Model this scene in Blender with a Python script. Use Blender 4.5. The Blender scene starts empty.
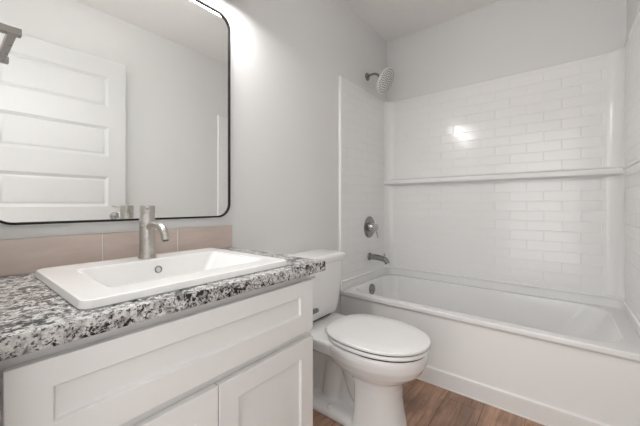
import bpy, bmesh, math, random
from mathutils import Vector, Matrix
random.seed(7)
PI = math.pi
C = bpy.context.scene.collection
scene = bpy.context.scene

# ---------------------------------------------------------------- camera
cam_d = bpy.data.cameras.new('camera')
cam_d.sensor_width = 36.0
cam_d.lens = 302.0 / 640.0 * 36.0
cam_d.shift_y = -8.5 / 640.0
cam_d.clip_start = 0.01
cam = bpy.data.objects.new('camera', cam_d)
C.objects.link(cam)
cam.location = (0.0, 0.0, 1.01)
cam.rotation_euler = (PI / 2, 0, math.radians(38.47 - 90.0))
scene.camera = cam

# ---------------------------------------------------------------- world and exposure
world = bpy.data.worlds.new('ambient_fill')
scene.world = world
world.use_nodes = True
wbg = world.node_tree.nodes['Background']
wbg.inputs['Color'].default_value = (1.0, 1.0, 1.0, 1)
wbg.inputs['Strength'].default_value = 0.62  # even ambient fill, standing in for light from the unseen hall
# added fill lamp in the unseen hall, shining in through the doorway behind the camera
hall = bpy.data.lights.new('hall_fill', 'AREA')
hall.shape = 'RECTANGLE'; hall.size = 0.8; hall.size_y = 2.0
hall.energy = 4.5
hall.color = (1.0, 0.99, 0.975)
hall_o = bpy.data.objects.new('hall_fill', hall)
C.objects.link(hall_o)
hall_o.location = (-1.05, 0.25, 1.1)
hall_o.rotation_euler = (PI / 2, 0, -PI / 2)
LAMP = 17.5
scene.view_settings.view_transform = 'Standard'
scene.view_settings.look = 'None'
scene.view_settings.gamma = 1.0
scene.view_settings.use_curve_mapping = False
scene.view_settings.exposure = 1.18

# ---------------------------------------------------------------- dimensions
WL = 1.20      # plane of the vanity wall (y)
WB = 2.458     # plane of the wall behind the tub (x)
WR = -0.30     # plane of the opposite wall (y)
WF = 0.03      # plane of the doorway wall (x)
CH = 2.445     # ceiling

# ---------------------------------------------------------------- materials
def new_mat(name, color=(0.8, 0.8, 0.8), rough=0.5, metal=0.0, spec=0.5, coat=0.0):
    m = bpy.data.materials.new(name)
    m.use_nodes = True
    b = m.node_tree.nodes['Principled BSDF']
    b.inputs['Base Color'].default_value = (*color, 1)
    b.inputs['Roughness'].default_value = rough
    b.inputs['Metallic'].default_value = metal
    b.inputs['Specular IOR Level'].default_value = spec
    b.inputs['Coat Weight'].default_value = coat
    return m

def nt(m):
    return m.node_tree.nodes, m.node_tree.links, m.node_tree.nodes['Principled BSDF']

def paint(name, color, rough, scale=220.0, dist=0.0004):
    m = new_mat(name, color, rough, spec=0.35)
    n, l, b = nt(m)
    tc = n.new('ShaderNodeTexCoord')
    no = n.new('ShaderNodeTexNoise'); no.inputs['Scale'].default_value = scale
    no.inputs['Detail'].default_value = 2
    bu = n.new('ShaderNodeBump'); bu.inputs['Strength'].default_value = 0.25
    bu.inputs['Distance'].default_value = dist
    l.new(tc.outputs['Object'], no.inputs['Vector'])
    l.new(no.outputs['Fac'], bu.inputs['Height'])
    l.new(bu.outputs['Normal'], b.inputs['Normal'])
    return m

M = {}
M['wall'] = paint('wall_paint', (0.775, 0.770, 0.760), 0.6)
M['ceiling'] = paint('ceiling_paint', (0.88, 0.865, 0.845), 0.8, 120, 0.001)
M['trim'] = paint('trim_paint', (0.82, 0.815, 0.80), 0.35)
M['cabinet'] = paint('cabinet_paint', (0.80, 0.795, 0.785), 0.32)
M['cabinet_shaded'] = paint('cabinet_shaded_paint', (0.74, 0.73, 0.715), 0.4)  # cabinet paint darkened, shade under the counter put into the colour
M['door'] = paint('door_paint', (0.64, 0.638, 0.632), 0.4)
M['porcelain'] = new_mat('porcelain', (0.86, 0.855, 0.845), 0.07, spec=0.5, coat=0.3)
M['acrylic'] = new_mat('white_acrylic', (0.87, 0.865, 0.855), 0.16, spec=0.5)
M['seat'] = new_mat('seat_plastic', (0.84, 0.835, 0.825), 0.16)
M['gap_shade'] = new_mat('black_gap_shade', (0.02, 0.02, 0.02), 0.6)  # black for shade painted into the toilet's gaps
M['black'] = new_mat('black_metal', (0.012, 0.012, 0.012), 0.5, spec=0.25)
M['mirror'] = new_mat('mirror_silver', (0.93, 0.935, 0.925), 0.0, metal=1.0)
M['dark'] = new_mat('dark_hole', (0.03, 0.03, 0.03), 0.5)
M['caulk'] = new_mat('caulk', (0.85, 0.83, 0.81), 0.5)
M['chrome'] = new_mat('chrome', (0.55, 0.54, 0.53), 0.12, metal=1.0)
M['gunmetal'] = new_mat('dark_nickel', (0.30, 0.29, 0.28), 0.22, metal=1.0)

def brushed(name, color, rough):
    m = new_mat(name, color, rough, metal=1.0)
    n, l, b = nt(m)
    tc = n.new('ShaderNodeTexCoord')
    mp = n.new('ShaderNodeMapping'); mp.inputs['Scale'].default_value = (8, 8, 400)
    no = n.new('ShaderNodeTexNoise'); no.inputs['Scale'].default_value = 6
    mr = n.new('ShaderNodeMapRange')
    mr.inputs['To Min'].default_value = rough - 0.08; mr.inputs['To Max'].default_value = rough + 0.1
    l.new(tc.outputs['Object'], mp.inputs['Vector']); l.new(mp.outputs['Vector'], no.inputs['Vector'])
    l.new(no.outputs['Fac'], mr.inputs['Value']); l.new(mr.outputs['Result'], b.inputs['Roughness'])
    return m
M['nickel'] = brushed('brushed_nickel', (0.54, 0.515, 0.485), 0.28)
M['dark_nickel'] = brushed('dark_brushed_nickel', (0.30, 0.28, 0.26), 0.3)

def tile_mat():
    m = new_mat('embossed_subway_acrylic', (0.87, 0.865, 0.855), 0.13)
    n, l, b = nt(m)
    uv = n.new('ShaderNodeUVMap')
    br = n.new('ShaderNodeTexBrick')
    br.offset = 0.5; br.squash = 1.0
    br.inputs['Scale'].default_value = 1.0
    br.inputs['Brick Width'].default_value = 0.184
    br.inputs['Row Height'].default_value = 0.0645
    br.inputs['Mortar Size'].default_value = 0.003
    br.inputs['Mortar Smooth'].default_value = 0.8
    br.inputs['Color1'].default_value = (1, 1, 1, 1); br.inputs['Color2'].default_value = (1, 1, 1, 1)
    br.inputs['Mortar'].default_value = (0, 0, 0, 1)
    bu = n.new('ShaderNodeBump'); bu.inputs['Strength'].default_value = 0.6
    bu.inputs['Distance'].default_value = 0.0024
    no = n.new('ShaderNodeTexNoise'); no.inputs['Scale'].default_value = 9.0
    bu2 = n.new('ShaderNodeBump'); bu2.inputs['Strength'].default_value = 0.15
    bu2.inputs['Distance'].default_value = 0.004
    l.new(uv.outputs['UV'], br.inputs['Vector']); l.new(uv.outputs['UV'], no.inputs['Vector'])
    l.new(no.outputs['Fac'], bu2.inputs['Height'])
    l.new(br.outputs['Color'], bu.inputs['Height'])
    l.new(bu2.outputs['Normal'], bu.inputs['Normal'])
    l.new(bu.outputs['Normal'], b.inputs['Normal'])
    return m
M['tile'] = tile_mat()

def granite():
    m = new_mat('speckled_granite', (0.7, 0.7, 0.7), 0.16)
    n, l, b = nt(m)
    tc = n.new('ShaderNodeTexCoord')
    def noise(scale, detail, rough, off, dist=0.0):
        mp = n.new('ShaderNodeMapping'); mp.inputs['Location'].default_value = off
        no = n.new('ShaderNodeTexNoise'); no.inputs['Scale'].default_value = scale
        no.inputs['Detail'].default_value = detail; no.inputs['Roughness'].default_value = rough
        no.inputs['Distortion'].default_value = dist
        l.new(tc.outputs['Object'], mp.inputs['Vector']); l.new(mp.outputs['Vector'], no.inputs['Vector'])
        return no
    def ramp(src, stops):
        r = n.new('ShaderNodeValToRGB')
        e = r.color_ramp.elements
        e[0].position, e[0].color = stops[0][0], (*stops[0][1], 1)
        e[1].position, e[1].color = stops[-1][0], (*stops[-1][1], 1)
        for p, c in stops[1:-1]:
            x = e.new(p); x.color = (*c, 1)
        l.new(src.outputs['Fac' if 'Fac' in src.outputs else 'Value'], r.inputs['Fac'])
        return r
    n1 = noise(52, 5, 0.7, (0, 0, 0), 0.6)
    base = ramp(n1, [(0.32, (0.16, 0.155, 0.15)), (0.43, (0.36, 0.35, 0.34)), (0.53, (0.60, 0.59, 0.57)), (0.64, (0.74, 0.73, 0.71))])
    n2 = noise(85, 5, 0.72, (3.1, 7.2, 1.7), 0.8)
    lf = noise(16, 3, 0.6, (5.3, 1.1, 8.4), 0.4)
    ma = n.new('ShaderNodeMath'); ma.operation = 'MULTIPLY_ADD'
    ma.inputs[1].default_value = 0.45; ma.inputs[2].default_value = -0.225
    l.new(lf.outputs['Fac'], ma.inputs[0])
    ad = n.new('ShaderNodeMath'); ad.operation = 'ADD'
    l.new(ma.outputs['Value'], ad.inputs[0]); l.new(n2.outputs['Fac'], ad.inputs[1])
    dark = ramp(ad, [(0.435, (0.0, 0.0, 0.0)), (0.475, (1, 1, 1))])
    n3 = noise(150, 3, 0.6, (9.1, 2.2, 4.7), 0.2)
    fleck = ramp(n3, [(0.37, (0.15, 0.15, 0.15)), (0.45, (1, 1, 1))])
    mx = n.new('ShaderNodeMix'); mx.data_type = 'RGBA'; mx.blend_type = 'MIX'
    mx.inputs['A'].default_value = (0.018, 0.017, 0.018, 1)
    l.new(dark.outputs['Color'], mx.inputs['Factor']); l.new(base.outputs['Color'], mx.inputs['B'])
    mx2 = n.new('ShaderNodeMix'); mx2.data_type = 'RGBA'; mx2.blend_type = 'MULTIPLY'
    mx2.inputs['Factor'].default_value = 1.0
    l.new(mx.outputs['Result'], mx2.inputs['A']); l.new(fleck.outputs['Color'], mx2.inputs['B'])
    l.new(mx2.outputs['Result'], b.inputs['Base Color'])
    return m
M['granite'] = granite()

def beige_tile():
    m = new_mat('beige_ceramic', (0.50, 0.39, 0.33), 0.14)
    n, l, b = nt(m)
    tc = n.new('ShaderNodeTexCoord')
    mp = n.new('ShaderNodeMapping'); mp.inputs['Scale'].default_value = (4, 1, 18)
    no = n.new('ShaderNodeTexNoise'); no.inputs['Scale'].default_value = 2.2; no.inputs['Detail'].default_value = 4
    r = n.new('ShaderNodeValToRGB')
    r.color_ramp.elements[0].position = 0.3; r.color_ramp.elements[0].color = (0.56, 0.455, 0.40, 1)
    r.color_ramp.elements[1].position = 0.7; r.color_ramp.elements[1].color = (0.63, 0.53, 0.475, 1)
    l.new(tc.outputs['Object'], mp.inputs['Vector']); l.new(mp.outputs['Vector'], no.inputs['Vector'])
    l.new(no.outputs['Fac'], r.inputs['Fac']); l.new(r.outputs['Color'], b.inputs['Base Color'])
    return m
M['beige'] = beige_tile()
M['grout'] = new_mat('pale_grout', (0.84, 0.81, 0.78), 0.8)

def wood():
    m = new_mat('wood_plank_floor', (0.3, 0.2, 0.14), 0.38, spec=0.4)
    n, l, b = nt(m)
    tc = n.new('ShaderNodeTexCoord')
    br = n.new('ShaderNodeTexBrick'); br.offset = 0.37; br.offset_frequency = 2
    br.inputs['Scale'].default_value = 1.0
    br.inputs['Brick Width'].default_value = 1.2; br.inputs['Row Height'].default_value = 0.172
    br.inputs['Mortar Size'].default_value = 0.0012; br.inputs['Mortar Smooth'].default_value = 0.2
    br.inputs['Color1'].default_value = (0.47, 0.295, 0.208, 1)
    br.inputs['Color2'].default_value = (0.39, 0.245, 0.176, 1)
    br.inputs['Mortar'].default_value = (0.12, 0.072, 0.052, 1)
    mp0 = n.new('ShaderNodeMapping'); mp0.inputs['Location'].default_value = (0.31, 0.045, 0)
    l.new(tc.outputs['Object'], mp0.inputs['Vector']); l.new(mp0.outputs['Vector'], br.inputs['Vector'])
    mp = n.new('ShaderNodeMapping'); mp.inputs['Scale'].default_value = (2.2, 26, 1)
    no = n.new('ShaderNodeTexNoise'); no.inputs['Scale'].default_value = 2.0; no.inputs['Detail'].default_value = 8
    no.inputs['Roughness'].default_value = 0.65; no.inputs['Distortion'].default_value = 0.8
    l.new(tc.outputs['Object'], mp.inputs['Vector']); l.new(mp.outputs['Vector'], no.inputs['Vector'])
    r = n.new('ShaderNodeValToRGB')
    r.color_ramp.elements[0].position = 0.3; r.color_ramp.elements[0].color = (0.55, 0.52, 0.50, 1)
    r.color_ramp.elements[1].position = 0.7; r.color_ramp.elements[1].color = (1.25, 1.25, 1.25, 1)
    l.new(no.outputs['Fac'], r.inputs['Fac'])
    n2 = n.new('ShaderNodeTexNoise'); n2.inputs['Scale'].default_value = 7.0; n2.inputs['Detail'].default_value = 3
    r2 = n.new('ShaderNodeValToRGB')
    r2.color_ramp.elements[0].position = 0.3; r2.color_ramp.elements[0].color = (0.72, 0.72, 0.74, 1)
    r2.color_ramp.elements[1].position = 0.65; r2.color_ramp.elements[1].color = (1.15, 1.12, 1.1, 1)
    l.new(tc.outputs['Object'], n2.inputs['Vector']); l.new(n2.outputs['Fac'], r2.inputs['Fac'])
    mx = n.new('ShaderNodeMix'); mx.data_type = 'RGBA'; mx.blend_type = 'MULTIPLY'; mx.inputs['Factor'].default_value = 1
    l.new(br.outputs['Color'], mx.inputs['A']); l.new(r.outputs['Color'], mx.inputs['B'])
    mx2 = n.new('ShaderNodeMix'); mx2.data_type = 'RGBA'; mx2.blend_type = 'MULTIPLY'; mx2.inputs['Factor'].default_value = 1
    l.new(mx.outputs['Result'], mx2.inputs['A']); l.new(r2.outputs['Color'], mx2.inputs['B'])
    l.new(mx2.outputs['Result'], b.inputs['Base Color'])
    return m
M['wood'] = wood()

def emis(name, color, strength):
    m = bpy.data.materials.new(name); m.use_nodes = True
    b = m.node_tree.nodes['Principled BSDF']
    b.inputs['Base Color'].default_value = (0.9, 0.9, 0.9, 1)
    b.inputs['Emission Color'].default_value = (*color, 1)
    b.inputs['Emission Strength'].default_value = strength
    return m
M['lamp'] = emis('lit_diffuser', (1.0, 0.99, 0.975), LAMP)

# ---------------------------------------------------------------- mesh helpers
def obj(name, bm, mats, parent=None, smooth=None, bevel=0.0, seg=2, loc=(0, 0, 0), flat=False):
    bmesh.ops.recalc_face_normals(bm, faces=bm.faces[:])
    me = bpy.data.meshes.new(name)
    bm.to_mesh(me); bm.free()
    if not isinstance(mats, (list, tuple)):
        mats = [mats]
    for m in mats:
        me.materials.append(m)
    if smooth is not None:
        for p in me.polygons:
            p.use_smooth = True
        me.set_sharp_from_angle(angle=math.radians(smooth))
    o = bpy.data.objects.new(name, me)
    C.objects.link(o)
    o.location = loc
    if parent is not None:
        o.parent = parent
    if bevel > 0:
        bv = o.modifiers.new('bevel', 'BEVEL')
        bv.width = bevel; bv.segments = seg; bv.limit_method = 'ANGLE'
        bv.angle_limit = math.radians(40)
        bv.harden_normals = False
        for p in me.polygons:
            p.use_smooth = True
        me.set_sharp_from_angle(angle=math.radians(35 if smooth is None else smooth))
    if bevel > 0 or flat:
        wn = o.modifiers.new('flat_faces', 'WEIGHTED_NORMAL')
        wn.keep_sharp = True; wn.weight = 100; wn.thresh = 0.0001
    return o

def bake(o, smooth=40):
    dg = bpy.context.evaluated_depsgraph_get()
    dg.update()
    me = bpy.data.meshes.new_from_object(o.evaluated_get(dg))
    o.modifiers.clear()
    o.data = me
    for p in me.polygons:
        p.use_smooth = True
    if smooth:
        me.set_sharp_from_angle(angle=math.radians(smooth))
    return o

def thing(name, label, cat, loc=(0, 0, 0), group=None):
    o = bpy.data.objects.new(name, None)
    C.objects.link(o)
    o.location = loc
    o.empty_display_size = 0.05
    return tag(o, label, cat, group)

def tag(o, label, cat, group=None):
    o['label'] = label; o['category'] = cat
    if group: o['group'] = group
    return o

def struct(o):
    o['kind'] = 'structure'
    return o

def box(bm, x0, x1, y0, y1, z0, z1, mi=0):
    v = [bm.verts.new(p) for p in ((x0, y0, z0), (x1, y0, z0), (x1, y1, z0), (x0, y1, z0),
                                   (x0, y0, z1), (x1, y0, z1), (x1, y1, z1), (x0, y1, z1))]
    for f in ((0, 3, 2, 1), (4, 5, 6, 7), (0, 1, 5, 4), (1, 2, 6, 5), (2, 3, 7, 6), (3, 0, 4, 7)):
        fc = bm.faces.new([v[i] for i in f]); fc.material_index = mi
    return v

def boxbm(*a):
    bm = bmesh.new(); box(bm, *a); return bm

def loft(bm, rings, cap0=True, cap1=True, mi=0):
    vr = [[bm.verts.new(p) for p in r] for r in rings]
    n = len(vr[0])
    for a, b in zip(vr[:-1], vr[1:]):
        for i in range(n):
            f = bm.faces.new((a[i], a[(i + 1) % n], b[(i + 1) % n], b[i])); f.material_index = mi
    if cap0:
        bm.faces.new(list(reversed(vr[0]))).material_index = mi
    if cap1:
        bm.faces.new(vr[-1]).material_index = mi
    return vr

def frame_at(d):
    d = d.normalized()
    up = Vector((0, 0, 1)) if abs(d.z) < 0.95 else Vector((1, 0, 0))
    a = d.cross(up).normalized()
    return a, a.cross(d).normalized()

def tube(bm, pts, radii, n=20, mi=0, cap=True):
    pts = [Vector(p) for p in pts]
    if not isinstance(radii, (list, tuple)):
        radii = [radii] * len(pts)
    rings = []
    a = None
    for i, p in enumerate(pts):
        if i == 0: d = pts[1] - pts[0]
        elif i == len(pts) - 1: d = pts[-1] - pts[-2]
        else: d = (pts[i + 1] - p).normalized() + (p - pts[i - 1]).normalized()
        d.normalize()
        if a is None:
            a, b = frame_at(d)
        else:
            a = (a - d * a.dot(d)).normalized(); b = a.cross(d).normalized()
        rings.append([p + (a * math.cos(2 * PI * k / n) + b * math.sin(2 * PI * k / n)) * radii[i] for k in range(n)])
    loft(bm, rings, cap, cap, mi)

def lathe(bm, prof, axis_o, axis_d, n=32, mi=0):
    """profile of (radius, distance along axis)"""
    o = Vector(axis_o); d = Vector(axis_d).normalized()
    a, b = frame_at(d)
    rings = [[o + d * t + (a * math.cos(2 * PI * k / n) + b * math.sin(2 * PI * k / n)) * max(r, 1e-4) for k in range(n)] for r, t in prof]
    loft(bm, rings, True, True, mi)

def catmull(pts, k=8):
    pts = [Vector(p) for p in pts]
    out = []
    P = [pts[0] * 2 - pts[1]] + pts + [pts[-1] * 2 - pts[-2]]
    for i in range(1, len(P) - 2):
        for j in range(k):
            t = j / k
            out.append(0.5 * ((2 * P[i]) + (P[i + 1] - P[i - 1]) * t + (2 * P[i - 1] - 5 * P[i] + 4 * P[i + 1] - P[i + 2]) * t * t
                              + (3 * P[i] - P[i - 1] - 3 * P[i + 1] + P[i + 2]) * t ** 3))
    out.append(pts[-1])
    return out

def rrect(x0, x1, y0, y1, r, n=8):
    """rounded rectangle, counter-clockwise; r may be one radius"""
    out = []
    for cx, cy, a0 in ((x1 - r, y1 - r, 0), (x0 + r, y1 - r, 90), (x0 + r, y0 + r, 180), (x1 - r, y0 + r, 270)):
        for k in range(n + 1):
            a = math.radians(a0 + 90 * k / n)
            out.append((cx + r * math.cos(a), cy + r * math.sin(a)))
    return out

def panel_leaf(bm, x0, x1, z0, z1, T, openings, rings):
    """flat leaf facing -y at y=0, body to y=T, with stepped panels in its openings.
    rings: (inset, depth) steps from the opening's edge inward; the last one is filled."""
    xs = sorted({x0, x1, *[o[0] for o in openings], *[o[1] for o in openings]})
    zs = sorted({z0, z1, *[o[2] for o in openings], *[o[3] for o in openings]})
    vs = {}
    def V(x, y, z):
        k = (round(x, 5), round(y, 5), round(z, 5))
        if k not in vs: vs[k] = bm.verts.new(k)
        return vs[k]
    for xa, xb in zip(xs[:-1], xs[1:]):
        for za, zb in zip(zs[:-1], zs[1:]):
            mx, mz = (xa + xb) / 2, (za + zb) / 2
            if any(o[0] < mx < o[1] and o[2] < mz < o[3] for o in openings):
                continue
            bm.faces.new((V(xa, 0, za), V(xb, 0, za), V(xb, 0, zb), V(xa, 0, zb)))
    for o in openings:
        seq = [(0, 0)] + list(rings)
        R = [[V(o[0] + i, d, o[2] + i), V(o[1] - i, d, o[2] + i), V(o[1] - i, d, o[3] - i), V(o[0] + i, d, o[3] - i)] for i, d in seq]
        for a, b in zip(R[:-1], R[1:]):
            for k in range(4):
                bm.faces.new((a[k], a[(k + 1) % 4], b[(k + 1) % 4], b[k]))
        bm.faces.new(R[-1])
    for xa, xb in zip(xs[:-1], xs[1:]):
        bm.faces.new((V(xa, 0, z0), V(xb, 0, z0), V(xb, T, z0), V(xa, T, z0)))
        bm.faces.new((V(xa, 0, z1), V(xb, 0, z1), V(xb, T, z1), V(xa, T, z1)))
    for za, zb in zip(zs[:-1], zs[1:]):
        bm.faces.new((V(x0, 0, za), V(x0, 0, zb), V(x0, T, zb), V(x0, T, za)))
        bm.faces.new((V(x1, 0, za), V(x1, 0, zb), V(x1, T, zb), V(x1, T, za)))
    for xa, xb in zip(xs[:-1], xs[1:]):
        for za, zb in zip(zs[:-1], zs[1:]):
            bm.faces.new((V(xa, T, za), V(xb, T, za), V(xb, T, zb), V(xa, T, zb)))

# ---------------------------------------------------------------- the room
struct(obj('floor', boxbm(-1.2, WB + 0.12, WR - 0.12, WL + 0.12, -0.08, 0.0), M['wood']))
struct(obj('ceiling', boxbm(-0.09, WB + 0.12, WR - 0.12, WL + 0.12, CH, CH + 0.1), M['ceiling']))
struct(obj('wall_left', boxbm(-0.09, WB + 0.12, WL, WL + 0.12, 0, CH), M['wall']))
struct(obj('wall_back', boxbm(WB, WB + 0.12, WR, WL, 0, CH), M['wall']))
struct(obj('wall_right', boxbm(-0.09, WB + 0.12, WR - 0.12, WR, 0, CH), M['wall']))
bm = bmesh.new()
DO0, DO1, DOH = -0.215, 0.59, 2.06
box(bm, -0.09, WF, WR, DO0, 0, CH)
box(bm, -0.09, WF, DO1, WL, 0, CH)
box(bm, -0.09, WF, DO0, DO1, DOH, CH)
struct(obj('wall_front', bm, M['wall']))
struct(obj('baseboard_left', boxbm(0.80, 1.712, WL - 0.013, WL, 0, 0.09), M['trim'], bevel=0.004))
struct(obj('baseboard_right', boxbm(WF, 1.712, WR, WR + 0.013, 0, 0.09), M['trim'], bevel=0.004))
bm = bmesh.new()                                # casing around the doorway, room side
box(bm, WF, WF + 0.015, DO1, DO1 + 0.045, 0, DOH + 0.055)
box(bm, WF, WF + 0.015, DO0 - 0.055, DO0, 0, DOH + 0.055)
box(bm, WF, WF + 0.015, DO0, DO1, DOH, DOH + 0.055)
struct(obj('trim_1', bm, M['trim'], bevel=0.003))

# open door, lying along the opposite wall (seen in the mirror)
DX0, DX1, DY = 0.085, 0.870, -0.19
dr = struct(tag(thing('door_1', 'white five-panel door standing open, seen in the mirror', 'door', (0, 0, 0)), 'white five-panel door standing open, seen in the mirror', 'door'))
bm = bmesh.new()
ops, zt = [], 1.925
for k in range(5):
    ops.append((-DX1 + 0.113, -DX0 - 0.113, zt - 0.2115, zt)); zt -= 0.358
panel_leaf(bm, -DX1, -DX0, 0.012, 2.048, 0.035, ops, [(0.002, 0.004), (0.016, 0.012), (0.022, 0.012), (0.034, 0.006)])
bmesh.ops.rotate(bm, verts=bm.verts[:], cent=(0, 0, 0), matrix=Matrix.Rotation(PI, 3, 'Z'))
bmesh.ops.translate(bm, verts=bm.verts[:], vec=(0, DY, 0))
obj('door_leaf', bm, M['door'], dr, bevel=0.002)
bm = bmesh.new()
kx, kz = 0.795, 0.925
lathe(bm, [(0.030, 0), (0.030, 0.006), (0.013, 0.010), (0.011, 0.022), (0.024, 0.030), (0.027, 0.040), (0.024, 0.050), (0.012, 0.055)], (kx, DY, kz), (0, 1, 0), 32)
obj('door_knob', bm, M['chrome'], dr, smooth=40)
for hz in (0.25, 1.02, 1.80):
    bm = bmesh.new()
    tube(bm, [(WF + 0.032, DY - 0.0, hz), (WF + 0.032, DY, hz + 0.09)], 0.007, 14)
    box(bm, WF + 0.015, DX0 + 0.001, DY - 0.028, DY - 0.003, hz, hz + 0.09)
    obj('hinge', bm, M['nickel'], dr, smooth=40)

# ---------------------------------------------------------------- bathtub
TX0, TX1, TY0, TY1, RZ = 1.731, WB - 0.004, WR + 0.003, WL - 0.003, 0.411
tub = thing('bathtub', 'white alcove bathtub with plain apron front, beyond the toilet', 'bathtub', (2.09, 0.45, 0))
tub_o = Vector((2.09, 0.45, 0))
def tobj(name, bm, mats, **k):
    bmesh.ops.translate(bm, verts=bm.verts[:], vec=-tub_o)
    return obj(name, bm, mats, tub, **k)
bm = bmesh.new()
def R3(x0, x1, y0, y1, r, z, n=10):
    return [Vector((x, y, z)) for x, y in rrect(x0, x1, y0, y1, r, n)]
ix0, ix1, iy0, iy1 = TX0 + 0.068, 2.392, -0.215, 1.152
rings = [
    R3(TX0 + 0.002, TX1, TY0, TY1, 0.003, RZ - 0.004),
    R3(TX0 + 0.006, TX1 - 0.003, TY0 + 0.003, TY1 - 0.003, 0.004, RZ),
    R3(ix0 - 0.012, ix1 + 0.010, iy0 - 0.012, iy1 + 0.010, 0.13, RZ + 0.001),
    R3(ix0 - 0.003, ix1 + 0.003, iy0 - 0.003, iy1 + 0.003, 0.125, RZ - 0.003),
    R3(ix0, ix1, iy0, iy1, 0.12, RZ - 0.012),
    R3(ix0 + 0.004, ix1 - 0.006, iy0 + 0.02, iy1 - 0.005, 0.12, RZ - 0.05),
    R3(ix0 + 0.018, ix1 - 0.020, iy0 + 0.095, iy1 - 0.016, 0.12, RZ - 0.15),
    R3(ix0 + 0.032, ix1 - 0.034, iy0 + 0.175, iy1 - 0.030, 0.12, RZ - 0.24),
    R3(ix0 + 0.050, ix1 - 0.052, iy0 + 0.24, iy1 - 0.050, 0.11, RZ - 0.29),
    R3(ix0 + 0.085, ix1 - 0.085, iy0 + 0.32, iy1 - 0.090, 0.09, RZ - 0.315),
    R3(ix0 + 0.140, ix1 - 0.140, iy0 + 0.42, iy1 - 0.150, 0.06, RZ - 0.32),
]
loft(bm, rings, False, True)
prof = [(TX0 + 0.006, RZ), (TX0 + 0.002, RZ - 0.003), (TX0, RZ - 0.008), (TX0, RZ - 0.020), (TX0 + 0.003, RZ - 0.028), (TX0 + 0.010, RZ - 0.034),
        (TX0 + 0.014, RZ - 0.05), (TX0 + 0.002, 0.098), (TX0 - 0.001, 0.091), (TX0 - 0.0075, 0.087), (TX0 - 0.009, 0.082), (TX0 - 0.009, 0.076), (TX0 - 0.006, 0.0),
        (TX0 + 0.05, 0.0), (TX0 + 0.05, RZ - 0.02)]
ra = [Vector((x, TY0, z)) for x, z in prof]; rb = [Vector((x, TY1, z)) for x, z in prof]
loft(bm, [ra, rb], True, True)
tobj('tub_shell', bm, M['acrylic'], smooth=32, flat=True)
bm = bmesh.new()
box(bm, TX0 - 0.011, TX0 - 0.004, TY0, TY1, 0.0, 0.006)
tobj('caulk_line', bm, M['caulk'])
bm = bmesh.new()
oc = Vector((2.09, iy1 - 0.006, 0.352)); od = Vector((0, -1, 0.06))
lathe(bm, [(0.041, -0.004), (0.041, 0.006), (0.038, 0.010), (0.014, 0.012), (0.012, 0.016), (0.004, 0.017)], oc, od, 32)
tobj('overflow_plate', bm, M['gunmetal'], smooth=35)
bm = bmesh.new()
lathe(bm, [(0.028, 0), (0.028, 0.004), (0.02, 0.005)], (2.09, 0.93, RZ - 0.320), (0, 0, 1), 24)
tobj('drain', bm, M['nickel'], smooth=35)

# ---------------------------------------------------------------- tub surround
PT = 0.02
SZ0, SZ1 = RZ + 0.0015, 1.90
sur = thing('tub_surround', 'glossy white tub surround moulded with subway tile pattern', 'surround', (2.42, 0.45, 0.40))
so = Vector((2.42, 0.45, 0.40))
CR = 0.07
fy0, fy1, fx = WR + PT, WL - PT, WB - 0.028
def uvset(bm, fn):
    uvl = bm.loops.layers.uv.new('UVMap')
    for f in bm.faces:
        for lp in f.loops:
            lp[uvl].uv = fn(lp.vert.co)
def sobj(name, bm, mats, **k):
    bmesh.ops.translate(bm, verts=bm.verts[:], vec=-so)
    return obj(name, bm, mats, sur, **k)
for side in (1, -1):
    bm = bmesh.new()
    face, wallp = (fy1, WL - 0.001) if side > 0 else (fy0, WR + 0.001)
    X0, X1 = 1.714, fx - CR
    # rounded front and top edge
    prof = [(X1, 0.0)]
    e = 0.010
    pl = [(X1, wallp), (X1, face)] 
    for k in range(6):
        a = k / 5 * PI / 2
        pl.append((X0 + e - e * math.sin(a), face + side * (e - e * math.cos(a))))
    pl.append((X0, wallp))
    ringz = []
    for z, ins in ((SZ0, 0), (SZ1 - e, 0), (SZ1 - e * 0.5, 0.0014), (SZ1 - e * 0.15, 0.005), (SZ1, e)):
        ringz.append([Vector((x, (y + side * ins) if abs(y - wallp) > 1e-6 and (side * (y + side * ins - wallp) < 0) else y, z)) for x, y in pl])
    loft(bm, ringz, True, True)
    for f in bm.faces:
        if len(f.verts) == 4 and all(abs(v.co.y - face) < 1e-5 for v in f.verts):
            f.material_index = 1
    uvset(bm, lambda c: (c.x + 0.03, c.z + 0.0))
    sobj('end_panel', bm, [M['acrylic'], M['tile']], smooth=35, flat=True)
bm = bmesh.new()
def back_outline(ins):
    pl = [(fx - CR, WL - 0.001), (fx - CR, fy1 + ins)]
    for k in range(1, 9):
        a = k / 8 * PI / 2
        r = CR + ins
        pl.append((fx - CR + r * math.sin(a), fy1 - CR + r * math.cos(a)))
    for k in range(9):
        a = k / 8 * PI / 2
        r = CR + ins
        pl.append((fx - CR + r * math.cos(a), fy0 + CR - r * math.sin(a)))
    pl += [(fx - CR, WR + 0.001), (WB - 0.001, WR + 0.001), (WB - 0.001, WL - 0.001)]
    return pl
e = 0.010
ringz = [[Vector((x, y, z)) for x, y in back_outline(i)] for z, i in ((SZ0, 0), (SZ1 - e, 0), (SZ1 - e * 0.5, 0.0014), (SZ1 - e * 0.15, 0.005), (SZ1, e))]
loft(bm, ringz, True, True)
for f in bm.faces:
    if len(f.verts) == 4 and all(abs(v.co.x - fx) < 1e-5 for v in f.verts):
        f.material_index = 1
uvset(bm, lambda c: (c.y + 0.01, c.z + 0.0))
sobj('back_panel', bm, [M['acrylic'], M['tile']], smooth=35, flat=True)
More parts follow.
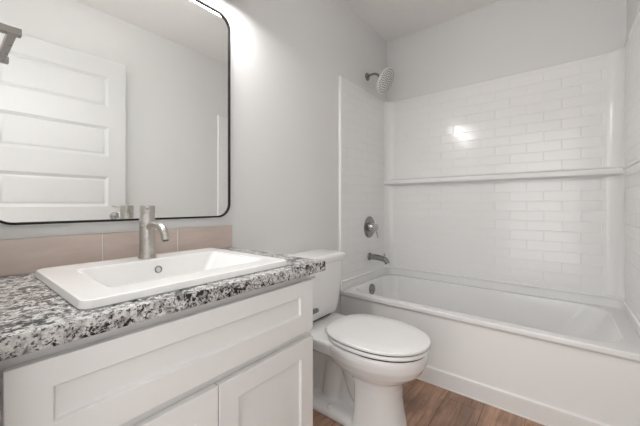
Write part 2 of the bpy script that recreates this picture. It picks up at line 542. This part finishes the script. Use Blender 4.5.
# moulded shelf across the back
bm = bmesh.new()
pl = [(fx + 0.004, 1.236), (fx - 0.003, 1.226), (fx - 0.014, 1.221), (2.378, 1.217), (2.370, 1.213), (2.366, 1.206), (2.366, 1.190), (2.369, 1.184), (2.376, 1.181), (fx - 0.012, 1.179), (fx - 0.002, 1.174), (fx + 0.004, 1.170)]
loft(bm, [[Vector((x, y, z)) for x, z in pl] for y in (fy0 - 0.002, fy1 + 0.002)])
sobj('shelf', bm, M['acrylic'], smooth=40)
bm = bmesh.new()
tube(bm, [(2.375, fy0, 1.208), (1.76, fy0, 1.208)], 0.006, 12)
sobj('side_ledge', bm, M['acrylic'], smooth=60)
# bead where the panels meet the tub deck
bm = bmesh.new()
bp = [(1.73, fy1, 0.474), (fx - CR, fy1, 0.474)]
for k in range(1, 9):
    a = k / 8 * PI / 2
    bp.append((fx - CR + CR * math.sin(a), fy1 - CR + CR * math.cos(a), 0.472))
for k in range(9):
    a = k / 8 * PI / 2
    bp.append((fx - CR + CR * math.cos(a), fy0 + CR - CR * math.sin(a), 0.472))
bp.append((1.73, fy0, 0.474))
tube(bm, bp, 0.009, 12)
sobj('deck_bead', bm, M['acrylic'], smooth=60)

# ---------------------------------------------------------------- countertop
KX0, KX1, KY0, KY1, KZ0, KZ1 = WF + 0.004, 0.846, 0.645, WL - 0.001, 0.778, 0.812
SX0, SX1, SY0, SY1 = 0.160, 0.712, 0.688, 1.150           # sink outline
bm = bmesh.new()
ho = (SX0 + 0.03, SX1 - 0.03, SY0 + 0.03, SY1 - 0.03)
out = lambda z: [bm.verts.new((x, y, z)) for x, y in ((KX0, KY0), (KX1, KY0), (KX1, KY1), (KX0, KY1))]
inn = lambda z: [bm.verts.new((x, y, z)) for x, y in ((ho[0], ho[2]), (ho[1], ho[2]), (ho[1], ho[3]), (ho[0], ho[3]))]
ob, ot, ib, it = out(KZ0), out(KZ1), inn(KZ0), inn(KZ1)
for k in range(4):
    j = (k + 1) % 4
    bm.faces.new((ob[k], ob[j], ot[j], ot[k])); bm.faces.new((ib[k], ib[j], it[j], it[k]))
    bm.faces.new((ot[k], ot[j], it[j], it[k])); bm.faces.new((ob[k], ob[j], ib[j], ib[k]))
ct = obj('countertop', bm, M['granite'], bevel=0.005, seg=3)
tag(ct, 'black and white speckled granite countertop around the sink', 'countertop')

# ---------------------------------------------------------------- vanity cabinet
va = thing('vanity_cabinet', 'white shaker vanity cabinet under the granite top', 'cabinet', (0.42, 0.93, 0))
vo = Vector((0.42, 0.93, 0))
def vobj(name, bm, mats, **k):
    bmesh.ops.translate(bm, verts=bm.verts[:], vec=-vo)
    return obj(name, bm, mats, va, **k)
VX0, VX1, VYF = WF + 0.012, 0.797, 0.674
bm = bmesh.new()
for a in ((VX0, VX0 + 0.016, VYF + 0.019, WL - 0.014, 0.0, KZ0 - 0.0005), (VX1 - 0.016, VX1, VYF + 0.019, WL - 0.014, 0.0, KZ0 - 0.0005),
          (VX0 + 0.016, VX1 - 0.016, WL - 0.020, WL - 0.014, 0.1, KZ0 - 0.0005), (VX0 + 0.016, VX1 - 0.016, VYF + 0.019, WL - 0.02, 0.10, 0.116),
          (VX0 + 0.016, VX1 - 0.016, VYF + 0.07, VYF + 0.086, 0.0, 0.10)):
    box(bm, *a)
vobj('carcass', bm, M['cabinet'], bevel=0.001)
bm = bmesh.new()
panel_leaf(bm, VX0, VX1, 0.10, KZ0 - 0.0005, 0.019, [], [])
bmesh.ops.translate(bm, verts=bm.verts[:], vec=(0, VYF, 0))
vobj('face_frame', bm, M['cabinet_shaded'], bevel=0.001)
OY, OT = 0.655, 0.0185
def leaf(name, x0, x1, z0, z1, sl, sr, rt, rb):
    bm = bmesh.new()
    panel_leaf(bm, x0, x1, z0, z1, OT, [(x0 + sl, x1 - sr, z0 + rb, z1 - rt)], [(0.0025, 0.008)])
    bmesh.ops.translate(bm, verts=bm.verts[:], vec=(0, OY, 0))
    return vobj(name, bm, M['cabinet'], bevel=0.0015)
leaf('drawer_front', 0.059, 0.786, 0.590, 0.757, 0.058, 0.060, 0.048, 0.060)
xm = 0.4255
leaf('cabinet_door', 0.059, xm - 0.0015, 0.12, 0.566, 0.058, 0.058, 0.058, 0.058)
leaf('cabinet_door', xm + 0.0015, 0.786, 0.12, 0.566, 0.058, 0.058, 0.058, 0.058)

# ---------------------------------------------------------------- backsplash
bm = bmesh.new()
ZB0, ZB1 = KZ1 + 0.0005, 0.913
box(bm, WF + 0.004, 0.845, WL - 0.008, WL - 0.0005, ZB0, ZB1 - 0.001, 1)
xe = [WF + 0.004, 0.0855, 0.3374, 0.5893, 0.8455]
for a, b in zip(xe[:-1], xe[1:]):
    v = box(bm, a + 0.0018, b - 0.0018, WL - 0.0095, WL - 0.003, ZB0 + 0.001, ZB1)
bs = obj('backsplash', bm, [M['beige'], M['grout']], bevel=0.0008)
tag(bs, 'low beige ceramic tile backsplash running along the granite top', 'backsplash')

# ---------------------------------------------------------------- sink
sk = thing('sink', 'white rectangular drop-in sink set in the granite top', 'sink', (0.44, 0.93, KZ1))
ko = Vector((0.44, 0.93, KZ1))
def kobj(name, bm, mats, **k):
    bmesh.ops.translate(bm, verts=bm.verts[:], vec=-ko)
    return obj(name, bm, mats, sk, **k)
ST = KZ1 + 0.018
bm = bmesh.new()
bx0, bx1, by0, by1 = 0.235, 0.665, 0.768, 1.052
rings = [
    R3(SX0 + 0.040, SX1 - 0.040, SY0 + 0.040, SY1 - 0.040, 0.03, KZ1 - 0.135),
    R3(SX0 + 0.034, SX1 - 0.034, SY0 + 0.034, SY1 - 0.034, 0.03, KZ1 - 0.02),
    R3(SX0 + 0.034, SX1 - 0.034, SY0 + 0.034, SY1 - 0.034, 0.03, KZ1 + 0.0003),
    R3(SX0 + 0.002, SX1 - 0.002, SY0 + 0.002, SY1 - 0.002, 0.022, KZ1 + 0.0003),
    R3(SX0, SX1, SY0, SY1, 0.022, KZ1 + 0.003),
    R3(SX0 + 0.003, SX1 - 0.003, SY0 + 0.003, SY1 - 0.003, 0.022, ST - 0.005),
    R3(SX0 + 0.0045, SX1 - 0.0045, SY0 + 0.0045, SY1 - 0.0045, 0.021, ST - 0.0015),
    R3(SX0 + 0.008, SX1 - 0.008, SY0 + 0.008, SY1 - 0.008, 0.019, ST),
    R3(bx0 - 0.007, bx1 + 0.007, by0 - 0.007, by1 + 0.007, 0.024, ST - 0.001),
    R3(bx0 - 0.002, bx1 + 0.002, by0 - 0.002, by1 + 0.002, 0.021, ST - 0.003),
    R3(bx0, bx1, by0, by1, 0.020, ST - 0.008),
    R3(bx0 + 0.045, bx1 - 0.045, by0 + 0.008, by1 - 0.012, 0.022, ST - 0.065),
    R3(bx0 + 0.075, bx1 - 0.075, by0 + 0.016, by1 - 0.022, 0.025, ST - 0.105),
    R3(bx0 + 0.085, bx1 - 0.085, by0 + 0.026, by1 - 0.032, 0.025, ST - 0.113),
    R3(bx0 + 0.18, bx1 - 0.18, by0 + 0.10, by1 - 0.10, 0.025, ST - 0.120),
]
loft(bm, rings, True, True)
kobj('basin', bm, M['porcelain'], smooth=32, flat=True)
bm = bmesh.new()
lathe(bm, [(0.012, -0.004), (0.012, 0.0025), (0.0085, 0.0032), (0.008, 0.0), (0.0005, -0.0005)], (0.452, by1 - 0.0055, ST - 0.036), (0, -1, 0.2), 24)
kobj('overflow_ring', bm, M['gunmetal'], smooth=35)
bm = bmesh.new()
lathe(bm, [(0.026, 0), (0.026, 0.004), (0.018, 0.006), (0.004, 0.008)], (0.45, 0.914, ST - 0.120), (0, 0, 1), 24)
kobj('drain', bm, M['nickel'], smooth=35)

# ---------------------------------------------------------------- faucet
FX, FY = 0.436, 1.0925
fa = thing('faucet', 'brushed nickel single-hole faucet standing on the sink deck', 'faucet', (FX, FY, ST))
bm = bmesh.new()
lathe(bm, [(0.0275, -0.0006), (0.0275, 0.004), (0.0255, 0.009), (0.0240, 0.030), (0.0235, 0.06), (0.0235, 0.147), (0.0225, 0.1485)], (0, 0, 0), (0, 0, 1), 40)
obj('body', bm, M['nickel'], fa, smooth=40)
bm = bmesh.new()
lathe(bm, [(0.0222, 0.1475), (0.0222, 0.1505), (0.0236, 0.1510), (0.0236, 0.175), (0.0225, 0.1765), (0.002, 0.177)], (0, 0, 0), (0, 0, 1), 40)
obj('cap', bm, M['nickel'], fa, smooth=40)
bm = bmesh.new()
ld = Vector((-0.37, -0.93, 0)).normalized()
tube(bm, [ld * 0.018 + Vector((0, 0, 0.168)), ld * 0.070 + Vector((0, 0, 0.173))], [0.0042, 0.0036], 14)
obj('lever', bm, M['nickel'], fa, smooth=50)
bm = bmesh.new()
sp = catmull([(0, -0.012, 0.100), (0, -0.040, 0.1135), (0, -0.075, 0.1165), (0, -0.108, 0.1065), (0, -0.127, 0.088), (0, -0.134, 0.069)], 8)
tube(bm, sp, 0.0118, 22)
e1 = Vector(sp[-1]); d1 = (Vector(sp[-1]) - Vector(sp[-2])).normalized()
obj('spout', bm, M['nickel'], fa, smooth=50)
bm = bmesh.new()
lathe(bm, [(0.009, 0), (0.009, 0.002)], e1, d1, 20)
obj('aerator', bm, M['dark'], fa)

# ---------------------------------------------------------------- mirror
mi = thing('wall_mirror', 'large rounded mirror in thin black frame above the sink', 'mirror', (0.45, WL, 0.953))
mo = Vector((0.45, WL, 0.953))
MX0, MX1, MZ0, MZ1, MR = 0.068, 0.826, 0.953, 1.864, 0.062
def mring(ins, y):
    return [Vector((x, y, z)) - mo for x, z in rrect(MX0 + ins, MX1 - ins, MZ0 + ins, MZ1 - ins, MR - ins, 14)]
bm = bmesh.new()
loft(bm, [mring(0.010, WL - 0.001), mring(0.0, WL - 0.001), mring(0.0, WL - 0.0215), mring(0.001, WL - 0.0225), mring(0.0060, WL - 0.0225), mring(0.0070, WL - 0.0215), mring(0.0070, WL - 0.0155), mring(0.010, WL - 0.0155)], False, False)
obj('frame', bm, M['black'], mi, smooth=35)
bm = bmesh.new()
loft(bm, [mring(0.0065, WL - 0.004), mring(0.0065, WL - 0.016)], True, True)
obj('glass', bm, M['mirror'], mi)

# ---------------------------------------------------------------- vanity light above the mirror
vl = thing('vanity_light', 'long lit bar light above the mirror, caught in its top edge', 'light', (0.47, WL, 2.02))
lo = Vector((0.47, WL, 2.02))
def lobj(name, bm, mats, **k):
    bmesh.ops.translate(bm, verts=bm.verts[:], vec=-lo)
    return obj(name, bm, mats, vl, **k)
LX0, LX1 = 0.06, 0.885
lobj('backplate', boxbm(0.32, 0.62, WL - 0.02, WL - 0.0005, 1.98, 2.09), M['nickel'], bevel=0.002)
lobj('arm', boxbm(0.44, 0.50, WL - 0.0900, WL - 0.0205, 2.023, 2.048), M['nickel'], bevel=0.002)
bm = bmesh.new()
box(bm, LX0, LX1, WL - 0.172, WL - 0.092, 2.020, 2.045)
box(bm, LX0, LX1, WL - 0.0935, WL - 0.0905, 1.9492, 2.0201)  # added back panel, shields the wall from the diffuser
for x in (LX0, LX1):
    box(bm, x - 0.0015, x + 0.0015, WL - 0.172, WL - 0.0905, 1.9492, 2.0201)  # added end caps, block light going sideways onto the wall
lobj('housing', bm, M['nickel'])
lobj('diffuser', boxbm(LX0 + 0.003, LX1 - 0.003, WL - 0.170, WL - 0.094, 1.953, 2.0195), M['lamp'], bevel=0.004)

# ---------------------------------------------------------------- toilet
TCX = 1.264
to = thing('toilet', 'white two-piece toilet with closed lid between vanity and tub', 'toilet', (TCX, WL, 0))
# local: x across, s = distance from the wall (local y = -s)
def egg(z, sc, hw, lf, lb, nf=2.0, nb=2.6, n=56, cxo=0.0):
    out = []
    for k in range(n):
        t = 2 * PI * k / n
        c, s = math.cos(t), math.sin(t)
        ex = nf if s > 0 else nb
        x = hw * math.copysign(abs(c) ** (2 / (2.15 if s > 0 else nb)), c)
        y = (lf if s > 0 else lb) * math.copysign(abs(s) ** (2 / ex), s)
        out.append(Vector((x + cxo, -(sc + y), z)))
    return out
bm = bmesh.new()
loft(bm, [egg(0.0, 0.525, 0.124, 0.146, 0.065, 2.3, 9), egg(0.03, 0.525, 0.120, 0.142, 0.062, 2.3, 9), egg(0.08, 0.525, 0.112, 0.132, 0.060, 2.3, 9), egg(0.14, 0.525, 0.107, 0.124, 0.060, 2.3, 8), egg(0.20, 0.525, 0.107, 0.126, 0.062, 2.3, 6),
          egg(0.236, 0.525, 0.113, 0.140, 0.085, 2.1, 4), egg(0.258, 0.522, 0.134, 0.180, 0.15, 2.0, 3), egg(0.290, 0.52, 0.162, 0.220, 0.21), egg(0.325, 0.52, 0.181, 0.239, 0.23),
          egg(0.355, 0.52, 0.188, 0.245, 0.235), egg(0.375, 0.52, 0.187, 0.244, 0.235), egg(0.383, 0.52, 0.181, 0.238, 0.235)])
loft(bm, [[Vector((x, y, z)) for x, y in rrect(-h, h, -s1, -0.045, 0.04, 8)] for z, h, s1 in ((0.275, 0.09, 0.40), (0.30, 0.135, 0.42), (0.325, 0.165, 0.42), (0.372, 0.172, 0.40), (0.382, 0.166, 0.39))])
# foot plate and web
loft(bm, [[Vector((x, y, z)) for x, y in rrect(-h, h, -0.56, -s0, 0.05, 8)] for z, h, s0 in ((0.0, 0.122, 0.13), (0.018, 0.120, 0.132), (0.034, 0.108, 0.14), (0.040, 0.09, 0.15))])
loft(bm, [[Vector((x, y, z)) for x, y in rrect(-0.035, 0.035, -0.5, -0.14, 0.02, 6)] for z in (0.0, 0.34)])
# trapway
tw = catmull([(0, -0.53, 0.16), (0, -0.46, 0.11), (0, -0.42, 0.19), (0, -0.375, 0.262), (0, -0.325, 0.235), (0, -0.300, 0.14), (0, -0.285, 0.03)], 8)
tube(bm, tw, 0.060, 24)
tube(bm, catmull([(0, -0.16, 0.03), (0, -0.15, 0.15), (0, -0.16, 0.32)], 6), 0.05, 16)
bowl = obj('bowl', bm, M['porcelain'], to)
rm = bowl.modifiers.new('remesh', 'REMESH'); rm.mode = 'VOXEL'; rm.voxel_size = 0.005; rm.use_smooth_shade = True
sm = bowl.modifiers.new('smooth', 'SMOOTH'); sm.factor = 0.5; sm.iterations = 8
bake(bowl, 0)
def eggslab(z0, z1, sc, hw, lf, lb, nb, r):
    bm = bmesh.new()
    E = lambda z, i: egg(z, sc, hw - i, lf - i, lb - i, 2.0, nb, 72)
    loft(bm, [E(z0, r), E(z0 + r * 0.3, r * 0.3), E(z0 + r, 0), E(z1 - r, 0), E(z1 - r * 0.3, r * 0.3), E(z1, r), E(z1 + 0.001, 0.06), E(z1 + 0.0016, 0.12)])
    return bm
obj('seat', eggslab(0.3875, 0.4020, 0.534, 0.189, 0.239, 0.220, 2.8, 0.004), M['seat'], to, smooth=50)
obj('seat_lid', eggslab(0.4068, 0.4215, 0.534, 0.188, 0.238, 0.230, 2.8, 0.005), M['seat'], to, smooth=50)
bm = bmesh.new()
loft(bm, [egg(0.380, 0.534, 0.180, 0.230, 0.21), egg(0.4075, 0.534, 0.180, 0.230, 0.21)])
obj('seat_gap_shade', bm, M['gap_shade'], to)  # black slab painting the shaded gaps below seat and lid
for s in (-1, 1):
    bm = bmesh.new()
    tube(bm, [(s * 0.05, -0.318, 0.400), (s * 0.10, -0.318, 0.400)], 0.014, 18)
    obj('hinge_cap', bm, M['seat'], to, smooth=50)
    bm = bmesh.new()
    lathe(bm, [(0.014, 0), (0.014, 0.008), (0.010, 0.015), (0.003, 0.018)], (s * 0.098, -0.335, 0.0335), (0, 0, 1), 20)
    obj('bolt_cap', bm, M['porcelain'], to, smooth=50)
bm = bmesh.new()
def tr(z, hw, s1, s0=0.018, r=0.05):
    return [Vector((x, y, z)) for x, y in rrect(-hw, hw, -s1, -s0, r, 10)]
loft(bm, [tr(0.396, 0.174, 0.178), tr(0.3985, 0.183, 0.187), tr(0.408, 0.190, 0.193), tr(0.45, 0.200, 0.200), tr(0.58, 0.216, 0.208), tr(0.692, 0.226, 0.212)])
tank = obj('tank', bm, M['porcelain'], to, smooth=40)
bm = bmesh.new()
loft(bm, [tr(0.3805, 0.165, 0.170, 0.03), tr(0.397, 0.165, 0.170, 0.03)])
obj('tank_gap_shade', bm, M['gap_shade'], tank, smooth=40)  # black slab standing in for the shade between tank and bowl
bm = bmesh.new()
loft(bm, [tr(0.6925, 0.232, 0.219, 0.012), tr(0.696, 0.238, 0.225, 0.009), tr(0.716, 0.240, 0.227, 0.008), tr(0.727, 0.238, 0.225, 0.009), tr(0.733, 0.230, 0.217, 0.014), tr(0.7355, 0.21, 0.197, 0.03, 0.04)])
obj('tank_lid', bm, M['porcelain'], tank, smooth=50)
bm = bmesh.new()
lathe(bm, [(0.014, 0), (0.014, 0.008), (0.008, 0.012), (0.006, 0.02)], (-0.165, -0.209, 0.65), (0, -1, 0), 20)
tube(bm, [(-0.165, -0.226, 0.65), (-0.085, -0.228, 0.645)], [0.006, 0.005], 12)
obj('flush_lever', bm, M['nickel'], tank, smooth=40)

# ---------------------------------------------------------------- shower and bath fittings
SXX = 2.112
sh = thing('wall_shower', 'round chrome shower head on bent arm high in the tub corner', 'shower head', (SXX, WL, 2.024))
bm = bmesh.new()
lathe(bm, [(0.031, 0.0005), (0.031, 0.004), (0.024, 0.012), (0.013, 0.016)], (0, 0, 0), (0, -1, 0), 28)
obj('flange', bm, M['gunmetal'], sh, smooth=40)
bm = bmesh.new()
ap = catmull([(0, -0.005, 0), (0, -0.040, 0.008), (0, -0.078, 0.003), (0, -0.102, -0.018), (0, -0.116, -0.042)], 8)
tube(bm, ap, 0.0085, 18)
obj('arm', bm, M['gunmetal'], sh, smooth=50)
hd = Vector((0.02, -0.86, -0.51)).normalized()
hc = Vector((0, -0.116, -0.044))
bm = bmesh.new()
lathe(bm, [(0.009, -0.006), (0.015, 0.002), (0.017, 0.012), (0.012, 0.022), (0.020, 0.030), (0.060, 0.038), (0.096, 0.042), (0.100, 0.046), (0.100, 0.052), (0.097, 0.056), (0.092, 0.057), (0.002, 0.057)], hc, hd, 48)
head = obj('head', bm, new_mat('satin_chrome', (0.82, 0.81, 0.79), 0.33, metal=1.0), sh, smooth=35)
bm = bmesh.new()
a_, b_ = frame_at(hd)
for ring, cnt in ((0.0, 1), (0.017, 6), (0.034, 12), (0.051, 18), (0.068, 24), (0.085, 30)):
    for k in range(cnt):
        an = 2 * PI * k / cnt + ring * 9
        p = hc + hd * 0.0565 + (a_ * math.cos(an) + b_ * math.sin(an)) * ring
        tube(bm, [p, p + hd * 0.003], [0.0046, 0.0036], 8)
obj('spray_face', bm, new_mat('grey_silicone', (0.13, 0.13, 0.13), 0.5), head)

vv = thing('shower_valve', 'round chrome shower valve with lever handle on the surround wall', 'valve', (SXX, fy1, 0.832))
bm = bmesh.new()
lathe(bm, [(0.085, 0.0003), (0.085, 0.003), (0.081, 0.007), (0.030, 0.010)], (0, 0, 0), (0, -1, 0), 40)
obj('trim_plate', bm, M['gunmetal'], vv, smooth=35)
bm = bmesh.new()
lathe(bm, [(0.036, 0.006), (0.034, 0.030), (0.031, 0.036), (0.030, 0.062), (0.026, 0.066), (0.002, 0.067)], (0, 0, 0), (0, -1, 0), 32)
hn = obj('handle', bm, M['chrome'], vv, smooth=35)
bm = bmesh.new()
tube(bm, [(0.005, -0.052, -0.015), (0.022, -0.056, -0.050), (0.030, -0.058, -0.082)], [0.007, 0.0055, 0.0045], 14)
obj('lever', bm, M['chrome'], hn, smooth=50)

ts = thing('tub_spout', 'chrome tub spout with diverter knob above the tub rim', 'spout', (SXX, fy1, 0.60))
bm = bmesh.new()
lathe(bm, [(0.030, 0.0003), (0.030, 0.008), (0.024, 0.014)], (0, 0, 0.0), (0, -1, 0), 28)
spp = catmull([(0, -0.006, 0.0), (0, -0.06, 0.0), (0, -0.115, -0.006), (0, -0.142, -0.016), (0, -0.156, -0.040)], 8)
tube(bm, spp, [0.022] * 8 + [0.0215] * 8 + [0.0205] * 8 + [0.019] * 8 + [0.0175], 24)
obj('spout_body', bm, M['gunmetal'], ts, smooth=45)
bm = bmesh.new()
lathe(bm, [(0.004, -0.006), (0.004, 0.012), (0.008, 0.013), (0.008, 0.022), (0.003, 0.025)], (0, -0.128, 0.010), (0, -0.2, 1), 16)
obj('diverter_knob', bm, M['chrome'], ts, smooth=40)

# ---------------------------------------------------------------- towel bar and paper holder
tb = thing('towel_bar', 'brushed nickel hand towel bar beside the mirror, top left corner', 'towel bar', (WF, 0.96, 1.36))
BXo = 0.064
for y in (-0.094, 0.092):
    bm = bmesh.new()
    box(bm, 0.0005, 0.008, y - 0.015, y + 0.015, -0.015, 0.015)
    box(bm, 0.008, BXo + 0.010, y - 0.0075, y + 0.0075, -0.0075, 0.0075)
    obj('post', bm, M['dark_nickel'], tb, bevel=0.0012)
bm = bmesh.new()
box(bm, BXo - 0.0095, BXo + 0.004, -0.086, 0.084, -0.0065, 0.0065)
obj('bar', bm, M['dark_nickel'], tb, bevel=0.001)

ph = thing('toilet_paper_holder', 'small nickel toilet paper holder on the vanity side facing the toilet', 'paper holder', (VX1, 0.77, 0.62))
for y in (-0.068, 0.075):
    bm = bmesh.new()
    lathe(bm, [(0.018, 0.0003), (0.018, 0.005), (0.008, 0.008), (0.008, 0.055), (0.0085, 0.058), (0.0085, 0.069), (0.006, 0.0715)], (0, y, 0), (1, 0, 0), 20)
    obj('post', bm, M['gunmetal'], ph, smooth=40)
bm = bmesh.new()
tube(bm, [(0.066, -0.064, 0), (0.066, 0.071, 0)], 0.006, 16)
obj('roller', bm, M['nickel'], ph, smooth=50)
